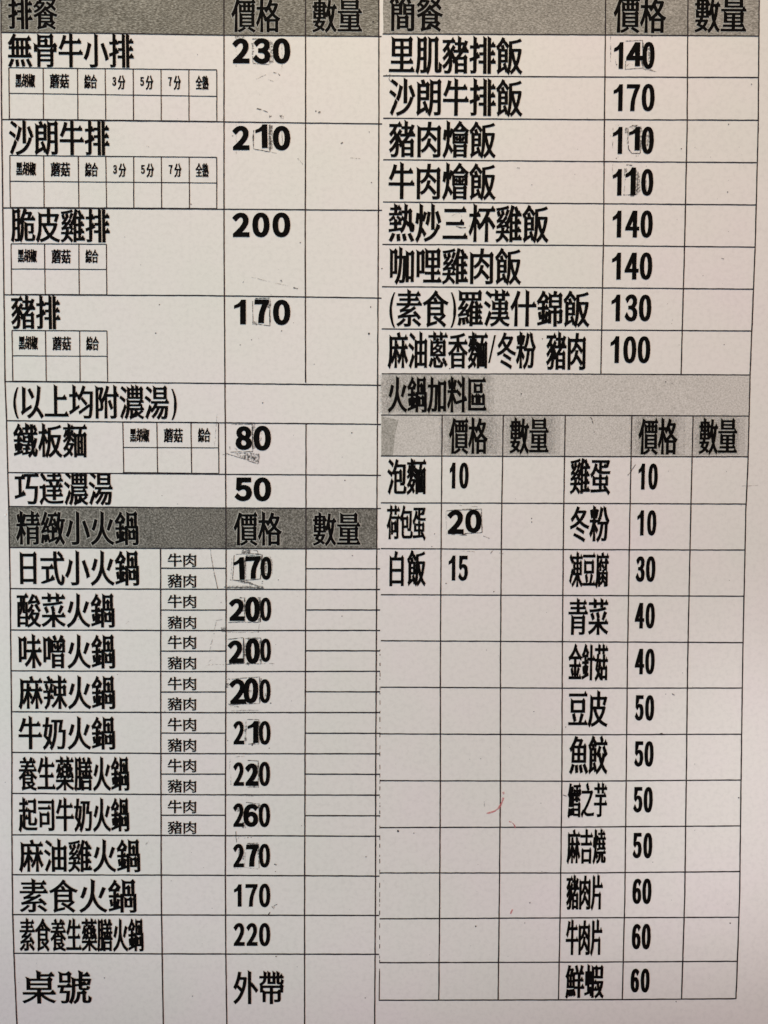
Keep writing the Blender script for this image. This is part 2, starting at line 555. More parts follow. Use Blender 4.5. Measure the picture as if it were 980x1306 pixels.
def fill(contours):
    """triangles of the non-zero winding interior"""
    pts, edges, segs = [], [], []
    for q in contours:
        q = clean(q, 2e-3)
        if len(q) < 3: continue
        k = len(pts); n = len(q)
        pts += [Vector((float(a), float(b))) for a, b in q]
        edges += [(k + i, k + (i + 1) % n) for i in range(n)]
        segs.append(np.concatenate([q, np.roll(q, -1, axis=0)], 1))
    if not pts: return [], []
    v, _, f, *_r = delaunay_2d_cdt(pts, edges, [], 0, 1e-4)
    S = np.concatenate(segs)
    V = np.array([(a.x, a.y) for a in v]); F = np.array([list(t) for t in f])
    C = V[F].mean(axis=1)
    x0, y0, x1, y1 = S.T
    cx, cy = C[:, :1], C[:, 1:]
    up = (y0 <= cy) & (y1 > cy); dn = (y0 > cy) & (y1 <= cy)
    isl = (x1 - x0) * (cy - y0) - (cx - x0) * (y1 - y0)
    wn = (up & (isl > 0)).sum(1) - (dn & (isl < 0)).sum(1)
    keep = F[wn != 0]
    return V, keep


DIG = {'B': (7.4, 6.0), 'L': (4.9, 4.7), 'H': (6.6, 5.8), 'R': (5.6, 4.9), 'A': (4.5, 4.6), 'T': (6.9, 6.0), 'S': (1.8, 1.7)}


def slope(x, y):
    if x < 485:
        return .0085 if y < 620 else .0035 if y < 900 else .0025
    return .008 * (1 - (y - 43) / 1010) if y < 1053 else -.006


def lean(x):
    return .016 - .042 * x / 960


def seg_shapes(txt, x0, x1, y0, y1, wt, grow=0.0, rot=0.0, sv=None):
    """contours of one run of lettering, fitted to its box in photograph pixels (y down)"""
    cells = []; pen = 0
    cjk = ord(txt[0]) > 0x2000
    for c in txt:
        cs_ = GLYPH[c]
        tri = []
        if ord(c) > 0x2000:
            cs_, tri = songti(cs_)
            b = 0.0
            adv = 1.0
            cells.append(([q + (pen - 0, 0) for q in [r - (r * 0) for r in cs_]], [t + (pen, 0) for t in tri]))
        else:
            allp = np.concatenate(cs_); b = allp[:, 0].min()
            adv = allp[:, 0].max() - b + .06
            cells.append(([q + (pen - b, 0) for q in cs_], []))
        pen += adv
    allp = np.concatenate([q for cs_, _ in cells for q in cs_])
    mn, mx = allp.min(0), allp.max(0)
    W = (x1 - x0) / (mx[0] - mn[0]); H = (y1 - y0) / (mx[1] - mn[1])
    bw, bh = x1 - x0, y1 - y0
    if cjk:
        g = wt if isinstance(wt, float) else 1.0
        tv = .103 * math.sqrt(W * H) * g; th = .074 * H * g
        sv, sh = .073, .066
    else:
        tv, th = DIG[wt] if isinstance(wt, str) else (3.0, 2.6)
        sv, sh = (.098, .0) if txt == '1' else (.090, .074)
        tv = min(tv, bw * .62)
    # scale and thickening that together fill the box with strokes tv and th wide
    W = max(bw - tv, .2 * bw) / (mx[0] - mn[0] - sv); ox = (tv - sv * W) / 2
    H = max(bh - th, .2 * bh) / (mx[1] - mn[1] - sh); oy = (th - sh * H) / 2
    if txt == '1': oy = 0.0; H = bh / (mx[1] - mn[1])
    shapes = []
    for cs_, tri in cells:
        g = [offset(q * (W, H), ox, oy) for q in cs_]
        g += [t * (W, H) for t in tri]
        shapes.append(g)
    allp = np.concatenate([q for g in shapes for q in g])
    mn, mx = allp.min(0), allp.max(0)
    k = np.array([(x1 - x0) / (mx[0] - mn[0]), (y1 - y0) / (mx[1] - mn[1])])
    cx, cy = (x0 + x1) / 2, (y0 + y1) / 2
    res = []
    for g in shapes:
        gg = []
        for q in g:
            r = (q - mn) * k
            if grow: r = offset(r, grow, grow)
            X = x0 + r[:, 0]; Y = y1 - r[:, 1]
            if rot:
                c_, s_ = math.cos(rot), math.sin(rot)
                X, Y = cx + (X - cx) * c_ - (Y - cy) * s_, cy + (X - cx) * s_ + (Y - cy) * c_
            Y2 = Y + slope(cx, cy) * (X - cx) * (1 if cjk else .5)
            X2 = X + lean(cx) * (Y - cy)
            # ragged photocopied edge
            X2 = X2 + np.random.default_rng(len(X2)).normal(0, .10, len(X2))
            gg.append(np.stack([X2, -Y2], 1))       # y up again so that the orientation stays
        res.append(gg)
    return res


def lettering(name, parent, segs, halo=False, clip=None, label=None):
    vs_, fs_, ms = [], [], []
    for pas in ((1, 0) if halo else (0,)):
        for s in segs:
            txt, x0, x1, y0, y1 = s[:5]
            wt = s[5] if len(s) > 5 else 1.0
            rot = s[6] if len(s) > 6 else 0.0
            for g in seg_shapes(txt, x0, x1, y0, y1, wt, 1.05 if pas else 0.0, rot):
                V, F = fill(g)
                if not len(V): continue
                if clip is not None:
                    bm = bmesh.new()
                    bv = [bm.verts.new((a, b, 0)) for a, b in V]
                    for t in F: bm.faces.new([bv[i] for i in t])
                    bmesh.ops.bisect_plane(bm, geom=bm.verts[:] + bm.edges[:] + bm.faces[:], plane_co=(0, -clip, 0), plane_no=(0, 1, 0), clear_outer=True)
                    bm.verts.index_update()
                    V = [(v.co.x, v.co.y) for v in bm.verts]; F = [[v.index for v in f.verts] for f in bm.faces]
                    bm.free()
                used = sorted({i for t in F for i in t}); mp = {u: len(vs_) + i for i, u in enumerate(used)}
                vs_ += [P(V[u][0], -V[u][1], H_HALO if pas else H_INK) for u in used]
                fs_ += [tuple(mp[i] for i in t) for t in F]; ms += [pas] * len(F)
    o = link(name, vs_, fs_, None, parent, ['ink', 'halo'] if halo else ['ink'], ms)
    if label: o['label'] = label
    return o


ALL = '排餐價格數量無骨牛小沙朗脆皮雞豬以上均附濃湯鐵板麵巧達精緻火鍋日式酸菜味噌麻辣奶養生藥膳起司油素食桌號外帶肉黑胡椒蘑菇綜合分全熟簡里肌飯燴熱炒三杯咖哩羅漢什錦蔥香冬粉加料區泡荷包蛋白凍豆腐青金針魚餃鱈之芋吉燒片鮮蝦()/0123456789'
load_glyphs(ALL)

# headings
for par, txt, x0, x1, y0, y1 in (
        (steak, '排餐', 10.7, 74, -6, 38.3), (steak, '價格', 295.2, 358, -3, 42), (steak, '數量', 398.5, 462.5, -2.5, 42.6),
        (hotpot, '精緻小火鍋', 20.9, 177, 650.5, 695.6), (hotpot, '價格', 298.2, 359.9, 651.3, 696.4), (hotpot, '數量', 399.2, 460.4, 652.3, 697),
        (rice, '簡餐', 496.8, 565.4, -9, 40.8), (rice, '價格', 782.6, 849.9, -6.5, 42.9), (rice, '數量', 886.1, 952.4, -6.5, 42.9),
        (extra, '火鍋加料區', 494.8, 621, 479, 527.6), (extra, '價格', 572.6, 622.3, 531, 579.8), (extra, '數量', 650.2, 699.9, 531.2, 580),
        (extra, '價格', 814.2, 864.2, 531.8, 580.6), (extra, '數量', 891.5, 940.2, 532, 580.6)):
    lettering('heading_text', par, [(txt, x0, x1, y0, y1)], halo=True)

# dish names
for par, segs, clip in (
        (steak, [('無骨牛小排', 10.2, 171.4, 41.5, 86.7)], 43.3), (steak, [('沙朗牛排', 11.7, 140.3, 152.2, 199.2)], 154),
        (steak, [('脆皮雞排', 14, 140.8, 264.5, 310.2)], 266), (steak, [('豬排', 14.5, 77.6, 375.3, 419.9)], 376.6),
        (steak, [('(', 17.3, 24.3, 494, 534), ('以上均附濃湯', 26.8, 216.3, 489.7, 535), (')', 218.9, 225.8, 496, 535.6)], None),
        (steak, [('鐵板麵', 17.3, 111.7, 538.9, 584.3)], None), (steak, [('巧達濃湯', 18.9, 144.4, 599.5, 645)], 603.6),
        (hotpot, [('日', 25.2, 47.3, 703, 745), ('式小火鍋', 52, 177.6, 701.2, 747.3)], None), (hotpot, [('酸菜火鍋', 21.9, 146.4, 755.3, 800.7)], None),
        (hotpot, [('味噌火鍋', 23.2, 146.9, 807.9, 853)], None), (hotpot, [('麻辣火鍋', 24, 147, 860.2, 905.3)], None),
        (hotpot, [('牛奶火鍋', 24, 147, 912.4, 957)], None), (hotpot, [('養生藥膳火鍋', 24, 165, 963.5, 1009.6)], None),
        (hotpot, [('起司牛奶火鍋', 24, 165, 1016, 1061.8)], None), (hotpot, [('麻油雞火鍋', 24.7, 179, 1068.8, 1113)], None),
        (hotpot, [('素食火鍋', 25.3, 174.2, 1119.7, 1164)], None), (hotpot, [('素食養生藥膳火鍋', 25.3, 183.3, 1169.8, 1214.2)], None),
        (hotpot, [('桌號', 28.6, 117, 1236.8, 1280.4)], None), (hotpot, [('外帶', 297.7, 362.5, 1236.8, 1280.7)], None),
        (rice, [('里肌豬排飯', 496.3, 666.7, 45.4, 95.7)], None), (rice, [('沙朗牛排飯', 496.3, 666.7, 99, 149.5)], None),
        (rice, [('豬肉燴飯', 496.3, 632.6, 153, 202.5)], None), (rice, [('牛肉燴飯', 495.8, 632.6, 206.4, 256)], None),
        (rice, [('熱炒三杯雞飯', 495.8, 700, 259.2, 310.4)], None), (rice, [('咖哩雞肉飯', 496.3, 665, 314.3, 363.9)], None),
        (rice, [('(', 496.8, 504.3, 373, 418), ('素食', 505.7, 572.5, 368.4, 417.7), (')', 574.9, 582, 373, 418), ('羅漢什錦飯', 583.8, 752.2, 368.4, 418)], None),
        (rice, [('麻油蔥香麵', 494.8, 622.3, 421.9, 471.2), ('/', 622.9, 632.3, 427.5, 463), ('冬粉', 633.8, 683.6, 421.9, 471.4), ('豬肉', 696.8, 747.3, 421.9, 471.8)], None),
        (extra, [('泡麵', 494, 543.8, 583.5, 631.2)], None), (extra, [('荷包蛋', 493.3, 543.3, 643, 689.9)], None), (extra, [('白', 496.5, 515.3, 702.5, 747.5), ('飯', 519.3, 543.3, 701.2, 748.4)], None),
        (extra, [('雞蛋', 727, 778.7, 584, 631.6)], None), (extra, [('冬粉', 726.8, 777.5, 643.8, 691.8)], None), (extra, [('凍豆腐', 726, 776.5, 702.5, 750.5)], None),
        (extra, [('青菜', 725, 776, 762, 809.7)], None), (extra, [('金針菇', 725, 775.5, 819.8, 869.2)], None), (extra, [('豆皮', 725, 775.2, 879.4, 928)], None),
        (extra, [('魚餃', 726, 775.2, 937.6, 987.8)], None), (extra, [('鱈之芋', 724, 774.4, 996.6, 1043.8)], None), (extra, [('麻吉燒', 723, 773, 1055.6, 1102.5)], None),
        (extra, [('豬肉片', 722.3, 769, 1113.9, 1161.5)], None), (extra, [('牛肉片', 721.7, 768.3, 1170.9, 1219.4)], None), (extra, [('鮮蝦', 721, 770.3, 1228.6, 1273.6)], None)):
    lettering('dish_name', par, segs, clip=clip)

# beef or pork
for ya, yb, yc, yd in ((705, 722.9, 731.3, 749.4), (757.7, 775.4, 784.7, 801.9), (809.7, 827.6, 836.4, 853.7), (862.6, 880.2, 888.7, 906),
                       (914.6, 932.4, 941, 958.7), (967, 984.8, 993.2, 1010.8), (1019.4, 1037.1, 1046.4, 1063.4)):
    lettering('meat_choice', hotpot, [('牛肉', 214.2, 251, ya, yb, 1.08)])
    lettering('meat_choice', hotpot, [('豬肉', 214.2, 251, yc, yd, 1.05)])


# prices: every figure has its own box and weight, the pasted-on ones are heavier
def price(par, *segs, label=None):
    lettering('price', par, [tuple(s) for s in segs], label=label)


price(steak, ('2', 296.6, 318.6, 49.2, 81, 'B'), ('3', 322.9, 345.1, 49, 81.5, 'B'), ('0', 348.2, 370.6, 49, 81.6, 'B'), label='price with a pasted-on middle figure')
price(steak, ('2', 296.6, 318.6, 160.7, 191.6, 'B'), ('1', 326, 341.5, 158.9, 189, 'B', -.02), ('0', 348.2, 370.6, 160.7, 192.1, 'B'), label='price with a pasted-on middle figure')
price(steak, ('2', 296.6, 318.6, 271.4, 302.4, 'B'), ('0', 322.1, 344.1, 271.2, 302.8, 'B'), ('0', 347.8, 370.6, 271.2, 302.8, 'B'))
price(steak, ('1', 298.7, 314, 382.3, 413.8, 'B'), ('7', 325, 343.5, 382.1, 412.2, 'B'), ('0', 348.4, 370.6, 382.3, 414.8, 'B'), label='price with a pasted-on middle figure')
price(steak, ('8', 300.7, 321.7, 543.6, 573.9, 'B'), ('0', 323.7, 345.9, 543, 574.9, 'B'), label='price with a pasted-on first figure')
price(steak, ('5', 299.2, 321.6, 609, 639.2, 'B'), ('0', 323.7, 346.1, 608.8, 639.4, 'B'))
price(hotpot, ('1', 297.9, 312, 710.7, 739.5, 'H', -.04), ('7', 314, 333.6, 709.4, 738.2, 'H', -.05), ('0', 332.8, 346.7, 709.9, 739.5, 'L'), label='price with two pasted-on figures')
price(hotpot, ('2', 292.3, 312.1, 763.4, 791.8, 'H'), ('0', 313, 331.8, 760.9, 793, 'T'), ('0', 332, 346.2, 762, 792.3, 'L'), label='price with two pasted-on figures')
price(hotpot, ('2', 291, 310.4, 816.6, 845.6, 'H', -.05), ('0', 313.5, 331.8, 813.7, 846.6, 'T'), ('0', 332.3, 345.9, 814.2, 844.3, 'L'), label='price with two pasted-on figures')
price(hotpot, ('2', 292.8, 314, 866, 897.7, 'H', -.03), ('0', 310.9, 329.8, 864.5, 897.1, 'T', .05), ('0', 331, 345.4, 866, 896.6, 'L'), label='price with two pasted-on figures')
price(hotpot, ('2', 297.9, 311.9, 919.3, 949.2, 'L'), ('1', 316, 329.8, 919.3, 947.4, 'H'), ('0', 330.6, 345.4, 919.3, 949.7, 'L'), label='price with a pasted-on middle figure')
price(hotpot, ('2', 297.9, 311.5, 971.9, 1002, 'L'), ('2', 313, 329.8, 973.4, 1002, 'H'), ('0', 330.6, 344.8, 971.2, 1002.5, 'L'), label='price with a pasted-on middle figure')
price(hotpot, ('2', 297.7, 311.5, 1024.2, 1054.3, 'L'), ('6', 310.4, 329.8, 1025, 1054.4, 'H'), ('0', 330.3, 344.8, 1024.2, 1054.8, 'L'), label='price with a pasted-on middle figure')
price(hotpot, ('2', 297.7, 311.5, 1076, 1105.8, 'L'), ('7', 314.3, 330, 1077, 1105, 'H'), ('0', 330.6, 344.8, 1075.8, 1106.2, 'L'), label='price with a pasted-on middle figure')
price(hotpot, ('1', 298.7, 308.4, 1127.5, 1156, 'L'), ('7', 313.5, 328.8, 1127.3, 1156, 'L'), ('0', 330.6, 345, 1126.6, 1156.9, 'L'))
price(hotpot, ('2', 298.2, 312.4, 1176.8, 1206, 'L'), ('2', 314.5, 328.8, 1176.8, 1206, 'L'), ('0', 330.6, 345, 1176.8, 1206.6, 'L'))
price(rice, ('1', 783, 795, 54.1, 88, 'R'), ('4', 798.9, 819.8, 54.1, 84.7, 'H'), ('0', 819.5, 835, 53.6, 88.2, 'R'), label='price with a pasted-on middle figure')
price(rice, ('1', 782.5, 794.3, 107.7, 141.8, 'R'), ('7', 799.4, 816.2, 107.7, 141.8, 'R'), ('0', 818.5, 835, 107.1, 142.2, 'R'))
price(rice, ('1', 781.5, 793.8, 162, 196.4, 'R'), ('1', 802, 816.3, 162, 192, 'H'), ('0', 818.3, 834, 161.6, 196.7, 'R'), label='price with a pasted-on middle figure')
price(rice, ('1', 781.5, 793, 215.8, 249.5, 'R'), ('1', 797.6, 811, 213.8, 249, 'H'), ('0', 817.8, 833.3, 215.5, 249.9, 'R'), label='price with a pasted-on middle figure')
price(rice, ('1', 781.3, 792.5, 268.8, 303, 'R'), ('4', 797.6, 815.5, 268.8, 303, 'R'), ('0', 817, 832.6, 268.4, 303.4, 'R'))
price(rice, ('1', 780.5, 792, 322.4, 356.6, 'R'), ('4', 796.8, 814.7, 322.4, 356.6, 'R'), ('0', 816, 832, 322, 357, 'R'))
price(rice, ('1', 779.7, 791, 375.8, 409.7, 'R'), ('3', 796.8, 813, 375.5, 410, 'R'), ('0', 814.9, 830.8, 375.8, 410, 'R'))
price(rice, ('1', 778.5, 789.7, 428.8, 463, 'R'), ('0', 795, 811.6, 428.8, 463.4, 'R'), ('0', 813.4, 829.5, 428.8, 463.4, 'R'))
price(extra, ('1', 573.7, 581, 590, 623, 'A'), ('0', 585.9, 597.9, 589.8, 623.3, 'A'))
price(extra, ('2', 570.6, 591.7, 650.4, 681, 'T'), ('0', 593.5, 614.4, 649.9, 679.6, 'T'), label='heavy pasted-on price')
price(extra, ('1', 572.2, 581, 708.4, 740.3, 'A'), ('5', 584.6, 597, 708.6, 740.7, 'A'))
for t, x0, x1, x2, x3, y0, y1 in (
        ('10', 814.2, 822.5, 827, 839, 591.2, 624.3), ('10', 812.7, 821.2, 825.4, 837.2, 650.7, 682.9), ('30', 810.9, 822.3, 823.9, 836, 709.4, 742),
        ('40', 809.8, 821.8, 823.4, 835.2, 768.8, 801.4), ('40', 809.8, 821.8, 823, 835, 827.3, 859.8), ('50', 809.8, 821, 822.9, 834.4, 886.5, 919),
        ('50', 809, 820.6, 822, 833.7, 945.2, 977.6), ('50', 807.8, 819.4, 821, 832.6, 1003.5, 1036.1), ('50', 807, 818.5, 820.6, 832, 1062, 1094.4),
        ('60', 806.5, 818, 819.3, 831, 1120.3, 1152.7), ('60', 805.8, 817.2, 818.5, 830, 1178, 1210.5), ('60', 804.2, 815.3, 817.2, 828.6, 1235, 1265.4)):
    price(extra, (t[0], x0, x1, y0, y1, 'A'), (t[1], x2, x3, y0 - .2, y1 + .2, 'A'))


# small tick tables, each with its words
def option_table(par_label, xs, tops, mids, bots, words, xb=None):
    p = Print(); xa0, xa1 = xs[0][0], xs[-1][0]
    for pair, wd in ((tops, 1.35), (mids, 1.25), (bots, 1.5)):
        p.ribbon([(xa0, pair[0]), (xa1, pair[1])], wd, H_LINE)
    for a, b in xs:
        t = (a - xa0) / (xa1 - xa0)
        p.ribbon([(a, tops[0] + (tops[1] - tops[0]) * t), (b, bots[0] + (bots[1] - bots[0]) * t)], 1.3, H_LINE + 1.5e-5)
    o = p.done('option_table', ['line'], sheet)
    o['label'] = par_label
    for t, x0, x1, y0, y1 in words:
        if t[0].isdigit():
            lettering('option_word', o, [(t[0], x0, x0 + 4.9, y0 + 2.6, y0 + 13.9, 'S'), (t[1], x0 + 6.9, x1, y0, y1, 1.1)])
        else:
            lettering('option_word', o, [(t, x0, x1, y0, y1, 1.12)])


SEVEN1 = [('黑胡椒', 19.9, 45.2, 93.6, 112.2), ('蘑菇', 63.8, 88.5, 93.9, 113.3), ('綜合', 107.7, 124.2, 94.9, 113.5), ('3分', 143.6, 160.2, 95.7, 114.8),
          ('5分', 179.1, 195.9, 95.9, 115), ('7分', 214.8, 231.1, 96, 115.1), ('全熟', 249.7, 266.5, 96.2, 114.9)]
SEVEN2 = [('黑胡椒', 20.9, 46.4, 206.1, 224.6), ('蘑菇', 65, 89.8, 206.6, 225.8), ('綜合', 108.7, 125.3, 207.1, 225.8), ('3分', 144.6, 161.2, 207.9, 226.4),
          ('5分', 180.1, 196.7, 208, 226.5), ('7分', 215.6, 231.8, 208, 226.5), ('全熟', 249.7, 266.5, 207.9, 226.4)]
option_table('seven-column tick table in the first steak row', [(11.7, 12.3), (55.4, 55.7), (99.2, 99.7), (134.4, 135.2), (170.2, 170.6), (205.6, 206), (241.1, 241.4), (276.7, 276.9)],
             (86.5, 89.3), (119.1, 123), (152, 155.1), SEVEN1)
option_table('seven-column tick table in the second steak row', [(12.8, 13.5), (56.1, 56.7), (100, 101), (135.2, 136.2), (170.7, 171), (206.1, 206.4), (241.6, 241.9), (276.7, 276.8)],
             (198.4, 200.8), (231.3, 233.5), (264.6, 266.2), SEVEN2)
option_table('three-column tick table of the crispy chicken row', [(14.5, 15.1), (57.1, 58), (100.9, 101.4), (136, 136.5)], (311, 311.6), (343.1, 343.7), (375.6, 376.1),
             [('黑胡椒', 23, 47.4, 317.3, 335.3), ('蘑菇', 66, 90.6, 317.6, 336.7), ('綜合', 109.2, 125.8, 317.9, 335.8)])
option_table('three-column tick table of the pork chop row', [(15.6, 16.8), (58.2, 59.4), (101.8, 102.6), (136.7, 137.5)], (421.4, 422.2), (453.8, 454.4), (486.2, 487.2),
             [('黑胡椒', 24.2, 48.7, 428, 446.5), ('蘑菇', 67.3, 91, 428.8, 447.5), ('綜合', 110.2, 126.4, 428.8, 447.3)])
option_table('three-column tick table of the iron plate noodle row', [(156.9, 158.2), (200.3, 201.3), (243.9, 244.7), (278.8, 279.5)], (538.5, 539), (570.6, 571.2), (602.7, 603.9),
             [('黑胡椒', 166, 190.9, 545.6, 564.3), ('蘑菇', 209.2, 233.5, 545.8, 564.8), ('綜合', 252.8, 268.7, 545.4, 564.3)])


# ---------------------------------------------------------------- marks of pasting and copying
def patch(par, strokes=(), areas=(), faint=(), blots=()):
    """outline and toner shadow of a pasted-on price slip"""
    p = Print()
    for pts, wd in strokes: p.ribbon(pts, wd, H_PASTE, 0, .22, 3)
    for pts in areas: p.poly(pts, H_PASTE - 1e-5, 1)
    for pts, wd in faint: p.ribbon(pts, wd, H_PASTE, 2, .25, 3)
    for x, y, r in blots: p.blot(x, y, r, H_PASTE, 0)
    p.done('paste_mark', ['scuff', 'smudge', 'faint'], par)


def rect(x0, y0, x1, y1): return [(x0, y0), (x1, y0), (x1, y1), (x0, y1)]


patch(steak, [([(322.5, 72), (323, 81), (343.5, 82.6), (344.6, 75)], .9), ([(322, 49.6), (333, 49.8)], 1.1), ([(327.5, 138.6), (334, 140.3)], 1.5), ([(335, 140.6), (341.5, 143.2)], .9),
              ([(349, 92.6), (352.6, 93.8)], 1), ([(355, 94), (357.2, 96.6)], 1.2)],
      [[(336, 49), (346, 52), (350, 58), (349, 80), (344, 82), (345, 66)], rect(300, 44, 313, 49), rect(321.5, 55, 324, 70), [(343, 147), (347, 148), (346, 151), (344, 150.5)], [(356.5, 147), (362, 146.5), (362, 152), (358, 151)]],
      [([(301.6, 46), (301.3, 86)], 1), ([(359.8, 56), (360, 88)], 1.2), ([(327, 101), (340, 95)], .9), ([(342, 102), (349, 104)], .9)], [(403, 142, .9), (407.5, 143.6, 1.7), (321.3, 56, .8)])
patch(steak, [([(323.7, 166), (323, 176), (323.7, 190), (345, 194), (344.6, 159)], 1), ([(323.4, 172), (323.3, 185)], 1.6), ([(344.4, 160), (344.8, 193)], 1.7)],
      [rect(342.5, 160, 348, 190), [(355, 184), (361, 184), (361, 188), (357, 188)]], [([(301.6, 158), (301.4, 196)], .9), ([(359.8, 165), (360.6, 186)], 1.2), ([(345, 194), (353, 195.5)], .9), ([(380, 202), (387, 210)], 1.2)], [(297, 173.6, .9)])
patch(steak, [([(374.4, 366.9), (380, 368.6)], 1.5), ([(358, 357), (360, 360)], 1.4), ([(322.4, 384), (323, 413), (344.5, 415.5), (344.6, 381)], .9), ([(344.3, 396), (344.5, 412)], 1.7), ([(326, 380.6), (344, 380.2)], 1.2)],
      [rect(339, 384, 346, 393), rect(322, 410, 328, 415)], [([(321, 353.5), (345, 359.8)], 1), ([(350, 361), (368, 364.8)], .9), ([(310, 361.5), (312.5, 356)], .9)], [(359.4, 422, .8), (306.8, 440, .8), (321, 433.5, .7), (346, 376, .8)])
patch(steak, [([(321.8, 541), (322.7, 575.8)], 1.5), ([(294.5, 576.6), (322.5, 575.9)], 1), ([(295, 541.4), (322, 540.8)], 1), ([(289, 578.2), (329.5, 591.6)], .8), ([(330.8, 580), (330, 591)], 1)],
      [[(298, 578), (322, 577), (331, 580), (330, 591), (312, 585.5)], [(326, 579), (331, 578.5), (330.5, 583), (326, 582.5)], rect(322, 541, 326, 572), [(305, 580), (326, 582), (328, 589.5), (312, 584.5)]],
      [([(277.3, 528), (276, 545), (273.5, 571)], 1), ([(334, 549), (333, 562)], 1.5), ([(293, 569), (294, 574)], 1.3), ([(300, 571), (303, 574)], 1.3), ([(284, 580), (290, 579)], 1)], [])
patch(hotpot, [([(298.8, 708), (297, 739.5), (311, 741.3), (313.8, 709)], .9), ([(313.8, 708.8), (334.6, 707), (332.4, 738.2), (313, 740)], 1), ([(334.4, 708), (332.7, 726)], 1.8), ([(301, 707), (331, 706)], .8),
               ([(313, 701.6), (328.5, 702.3), (329.6, 707)], .8), ([(268, 697), (271.5, 722), (278.3, 752)], .8), ([(286, 748.6), (337, 749.8)], 1), ([(306, 740), (330, 747.6)], 1)],
      [[(309, 700), (318, 700), (321, 707), (308, 707)], [(290, 739), (314, 740), (332, 748), (338, 750), (312, 744)], rect(311.6, 712, 314.4, 741), rect(290, 747, 336, 750.6), [(284, 692), (302, 691.5), (302, 697.6), (284, 697.8)], [(336, 714), (341, 713), (341, 734), (336, 735)], [(337, 710), (345, 709), (348, 716), (348, 733)]],
      [([(296, 712), (294.5, 741)], .9), ([(286, 700), (302, 699.5)], 1.4)], [(355.3, 739.5, .8), (335, 741.5, .8), (334.6, 744, .7)])
patch(hotpot, [([(291.5, 793.8), (312, 793)], .9), ([(312.4, 762), (312.3, 793.4), (332, 793.6), (332, 762)], .9), ([(331.8, 763), (332.3, 793)], 1.4), ([(306, 762), (312, 762.6), (312.4, 768)], 1.2)],
      [rect(329, 761.5, 333.5, 775), rect(309, 765, 314, 780), [(318, 788), (332, 788), (332, 794), (318, 794)], [(282, 800), (288, 799), (288, 806), (283, 806)]],
      [([(331.6, 795), (329.4, 806.5)], .9), ([(275, 791), (286, 790.4)], .9), ([(276.5, 791), (273.5, 803)], .9), ([(290, 806.4), (331, 806.2)], .9), ([(272, 808), (274, 808)], 1.2)], [(282.3, 768.5, .7)])
patch(hotpot, [([(291, 815.4), (310.6, 813), (311.4, 845.2), (290, 847)], .9), ([(310.9, 814), (311.4, 845)], 1.6), ([(313, 814.4), (333, 813.6), (333.2, 846.4), (313, 846.6)], .9), ([(284, 847.4), (312, 846)], .9)],
      [rect(309.6, 820, 314.6, 842), rect(331, 816, 334.5, 845), [(315, 844), (319, 845.5), (317.5, 848.5), (314.5, 847.5)], rect(316, 812.8, 330, 816)],
      [([(334, 846.4), (351, 846)], 1), ([(264, 848), (282, 847.2)], .9), ([(266, 844), (271, 840)], .9), ([(271, 815), (267.5, 832)], .9)], [(317, 846.6, 1.5), (352, 821.8, .6)])
patch(hotpot, [([(292, 866.2), (331.2, 863.2), (331.6, 897)], .9), ([(297, 898.5), (331, 897)], .8)],
      [rect(330.4, 865, 334, 894), [(338, 884), (342, 884), (342, 888), (338, 888)], [(318, 880), (321, 880), (321, 883), (318, 883)], rect(288, 871, 292, 877), [(291, 897), (303, 899), (305, 902), (293, 901)]],
      [([(295, 906.4), (330, 905.6)], 1.2), ([(290, 868), (292, 864)], .9)], [(345.5, 896.8, .9)])
patch(hotpot, [([(315.5, 917.4), (330.4, 917.6), (330.3, 949)], .8), ([(317, 948.6), (326, 948.2)], 1.6)],
      [rect(329, 920, 332.5, 935), rect(312, 925, 315, 945)], [([(314, 919), (313.4, 949), (330, 949.4)], .8)], [(343.7, 954, .7), (290.5, 944.3, .8), (322, 949.8, 1.3)])
patch(hotpot, [([(316, 969.4), (329.6, 970.2), (329.8, 1004.5)], 1.1)], [rect(316, 1001.5, 328, 1004.5), rect(326.5, 975, 331, 984)],
      [([(294, 968), (293, 981)], .8), ([(294.5, 986), (294.5, 1001)], 1), ([(300, 965), (312, 964.4)], .9)], [])
patch(hotpot, [([(314, 1023.2), (331, 1025), (330.6, 1036)], .9)], [rect(309, 1048, 314, 1056), rect(302, 1030, 306, 1035), rect(329, 1026, 333, 1033)],
      [([(331, 1038), (329.6, 1056)], .9), ([(306, 1014.6), (324, 1014.8)], 1.2)], [])
patch(hotpot, [([(315, 1075.6), (330, 1077), (330.6, 1107)], .9), ([(300.8, 1060), (301.8, 1074)], .9), ([(350, 1101.6), (353, 1103.2)], 1.2)],
      [rect(304, 1083, 312, 1096), rect(316, 1074.5, 330, 1077), rect(328.5, 1080, 331.5, 1090)], [([(314, 1080), (312, 1106), (330, 1108)], .9), ([(299, 1107), (308, 1108)], 1.2)],
      [(304.5, 1068.4, .6), (312.6, 1068.5, .6), (316.5, 1068, .7), (320.6, 1068, .7), (351.5, 1111.2, .6)])
patch(rice, [([(798, 52.6), (819.6, 51.6), (820.2, 87), (797.4, 88.6), (798, 78)], .9), ([(819.8, 55), (820.4, 70)], 1.6), ([(818.5, 75.5), (819.5, 84)], 1.8)],
      [[(826, 62), (831, 60), (832, 76), (827, 80)], rect(828, 44.4, 838, 47.4), [(819, 87), (829, 88), (838, 92), (824, 90)]],
      [([(778.6, 30), (778.8, 79)], 1.1), ([(797, 87), (803, 81), (809, 84)], .9), ([(820, 88), (836, 91.6)], 1.2), ([(784.6, 76), (786, 82)], 1.2)], [(786.4, 82.6, .8)])
